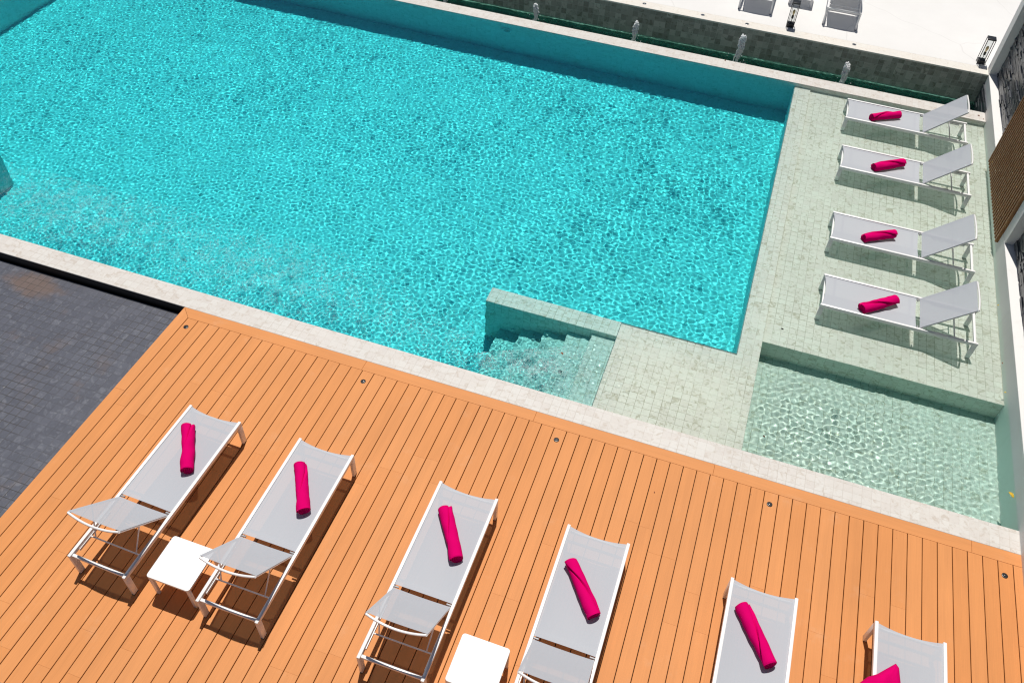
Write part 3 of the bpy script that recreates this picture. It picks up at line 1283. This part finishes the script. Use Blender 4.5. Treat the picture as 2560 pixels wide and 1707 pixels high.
pool_lamp = empty('pool_light', (1.35, FAR, -.30))
tag(pool_lamp, 'round underwater lamp on the shaded far wall of the pool', 'pool light')
mb = MB().tube([(0, .002, 0), (0, -.02, 0)], .085, 28)
rm = mb.build('rim', M['pool_lamp'], pool_lamp, True)
lens = MB().tube([(0, -.0205, 0), (0, -.026, 0)], .068, 28).build('lens', M['lamp_glass'], rm, True)
cable = MB().tube([(-.10, -.004, .03), (-.13, -.02, .045), (-.11, -.022, .075), (-.04, -.02, .10), (.05, -.02, .10), (.10, -.02, .07)], .008, 8).build('cable', M['pool_lamp'], pool_lamp, True)
receiver(rm, cable)


# ------------------------------------------------------------------ fountain jets
def jet_mesh(h, seed, wide):
    rr = random.Random(seed)
    n, m = 28, 34
    b = bmesh.new()
    rows = []
    ph = [rr.uniform(0, 6.28) for _ in range(6)]
    for j in range(m + 1):
        t = j / m
        r_ = .72 * wide * (.34 + .66 * ss(.12, .62, np.array(t))) * (1 if t < .72 else math.sqrt(max(0, 1 - ((t - .72) / .28) ** 2)) * .92 + .08 * (1 - t) / .28)
        if j == m:
            r_ = 1e-3
        cx = .025 * math.sin(2.2 * t + ph[0]) * t
        cy = .02 * math.sin(1.8 * t + ph[1]) * t
        row = []
        for i in range(n):
            a = 2 * math.pi * i / n
            k = 1 + .16 * math.sin(3 * a + 5 * t + ph[2]) * (1 - .4 * t) + .10 * math.sin(5 * a - 9 * t + ph[3]) + .08 * math.sin(2 * a + 14 * t + ph[4]) + rr.uniform(-.13, .13)
            row.append(b.verts.new((cx + r_ * k * math.cos(a), cy + r_ * k * math.sin(a), t * h + (rr.uniform(-.006, .006) if 0 < j < m else 0))))
        rows.append(row)
    for r0, r1 in zip(rows, rows[1:]):
        for i in range(n):
            b.faces.new((r0[i], r0[(i + 1) % n], r1[(i + 1) % n], r1[i]))
    for q in range(150):
        t = rr.random() ** .75
        a = rr.uniform(0, 6.28)
        w_ = wide * (.30 + .72 * float(ss(.12, .62, np.array(t)))) * (1 if t < .75 else math.sqrt(max(0.05, 1 - ((t - .75) / .27) ** 2)))
        bmesh.ops.create_icosphere(b, subdivisions=2, radius=wide * rr.uniform(.22, .50) * (.5 + .5 * t),
                                   matrix=Matrix.Translation((.025 * math.sin(2.2 * t + ph[0]) * t + w_ * math.cos(a), .02 * math.sin(1.8 * t + ph[1]) * t + w_ * math.sin(a), t * h)) @ Matrix.Diagonal((1, 1, rr.uniform(1, 1.9), 1)))
    # strands falling back to the water
    for q in range(4):
        a = rr.uniform(2.4, 5.2)
        pts, rad_ = [], []
        z0 = h * rr.uniform(.25, .5)
        for k in range(9):
            t = k / 8
            d = wide * (.45 + 1.0 * t)
            pts.append((d * math.cos(a) + rr.uniform(-.006, .006), d * math.sin(a) + rr.uniform(-.006, .006), z0 * (1 - t * t)))
            rad_.append(.010 * (1 - .4 * t) * rr.uniform(.6, 1.3))
        mb_ = MB()
        mb_.tube(pts, rad_, 7)
        t_ = bpy.data.meshes.new('t')
        mb_.b.to_mesh(t_)
        b.from_mesh(t_)
        bpy.data.meshes.remove(t_)
    # droplets around the foot
    for q in range(34):
        a, d = rr.uniform(0, 6.28), wide * rr.uniform(.8, 4.2)
        bmesh.ops.create_icosphere(b, subdivisions=1, radius=rr.uniform(.004, .010),
                                   matrix=Matrix.Translation((d * math.cos(a), d * math.sin(a), rr.uniform(0, .06) if q > 8 else rr.uniform(.05, h * .6))))
    me = bpy.data.meshes.new('water_jet')
    bmesh.ops.recalc_face_normals(b, faces=b.faces)
    b.to_mesh(me)
    b.free()
    smooth(me)
    return me


noz = plain('bronze_nozzle', (.10, .06, .035), .4, .5, var=.2, metal=.6)
for i, (x, top, wd, lb) in enumerate([
    (-.31, .06, .040, 'white fountain jet in the channel cropped by the top edge of the picture'),
    (1.69, .107, .042, 'slim white fountain jet in the channel, next to the cropped one'),
    (3.77, .130, .046, 'white fountain jet in the channel opposite the middle of the pool'),
    (5.83, .300, .054, 'tallest white fountain jet in the channel'),
    (7.87, .160, .052, 'white fountain jet in the channel nearest the water loungers'),
]):
    r_ = empty('fountain_jet', (x, 9.85, CZ))
    tag(r_, lb, 'fountain jet', 'fountain jets in the channel')
    link('water_jet', jet_mesh(top - CZ, 40 + i, wd), M['jet'], r_)
    MB().tube([(.0, 0, -.40), (0, 0, .10)], .016, 14).build('nozzle', noz, r_, True)


# ------------------------------------------------------------------ fallen leaves
def leaf_mesh(L, w, curl, seed):
    rr = random.Random(seed)
    b = bmesh.new()
    rows = []
    n = 9
    for j in range(n):
        t = j / (n - 1)
        hw = w * math.sin(math.pi * min(1, t * .96 + .02)) ** .8 * (1 - .25 * t)
        y = (t - .5) * L
        z = curl * math.sin(math.pi * t)
        rows.append([b.verts.new((-hw, y, z + .3 * hw * rr.uniform(.6, 1.4))), b.verts.new((0, y, z)), b.verts.new((hw, y, z + .3 * hw * rr.uniform(.6, 1.4)))])
    for r0, r1 in zip(rows, rows[1:]):
        for i in range(2):
            b.faces.new((r0[i], r0[i + 1], r1[i + 1], r1[i]))
    ex = bmesh.ops.extrude_face_region(b, geom=list(b.faces))
    for g in ex['geom']:
        if isinstance(g, bmesh.types.BMVert):
            g.co.z += .0012
    bmesh.ops.recalc_face_normals(b, faces=b.faces)
    me = bpy.data.meshes.new('leaf')
    b.to_mesh(me)
    b.free()
    smooth(me)
    return me


LGR = 'fallen leaves and petals'
for i, (x, y, z, L, mt, rz, lb) in enumerate([
    (10.300, .800, ZW + .002, .085, 'leaf_y', .6, 'yellow leaf floating in the basin against the building wall'),
    (10.325, 2.42, ZW + .002, .035, 'leaf_y', 1.9, 'small yellow leaf floating by the wall at the basin corner'),
    (10.315, 2.95, ZW + .002, .030, 'leaf_b', .3, 'small brown leaf floating by the wall above the basin corner'),
    (10.322, 4.10, ZW + .002, .034, 'leaf_y', 2.4, 'small yellow leaf floating by the wall near the last water lounger'),
    (4.870, 1.020, ZW + .002, .050, 'leaf_b', 1.1, 'brown leaf floating in the foam between the divider wall and the coping'),
    (7.520, 2.620, SHELF + .003, .040, 'leaf_d', 1.4, 'tiny dark leaf on the shallow shelf by the basin corner'),
    (10.23, 9.21, .001, .045, 'leaf_b', .8, 'brown leaf on the far coping beside the white column'),
    (10.31, 9.12, .001, .030, 'leaf_b', 2.1, 'tiny brown leaf on the far coping touching the building'),
    (5.640, 9.330, .001, .040, 'leaf_b', 2.7, 'rust coloured leaf on the far coping below the tallest fountain jet'),
    (6.440, -.620, .0, .022, 'leaf_b', .2, 'tiny rust coloured leaf lying on the open deck boards'),
    (7.560, .95, BASIN + .004, .045, 'leaf_b', .9, 'small red leaf sunk at the left side of the basin'),
]):
    o = link('leaf', leaf_mesh(L, L * .3, L * .12, i), M[mt], None, (x, y, z), (0, 0, rz))
    if z < -.1:
        receiver(o)
    tag(o, lb, 'leaf', LGR)
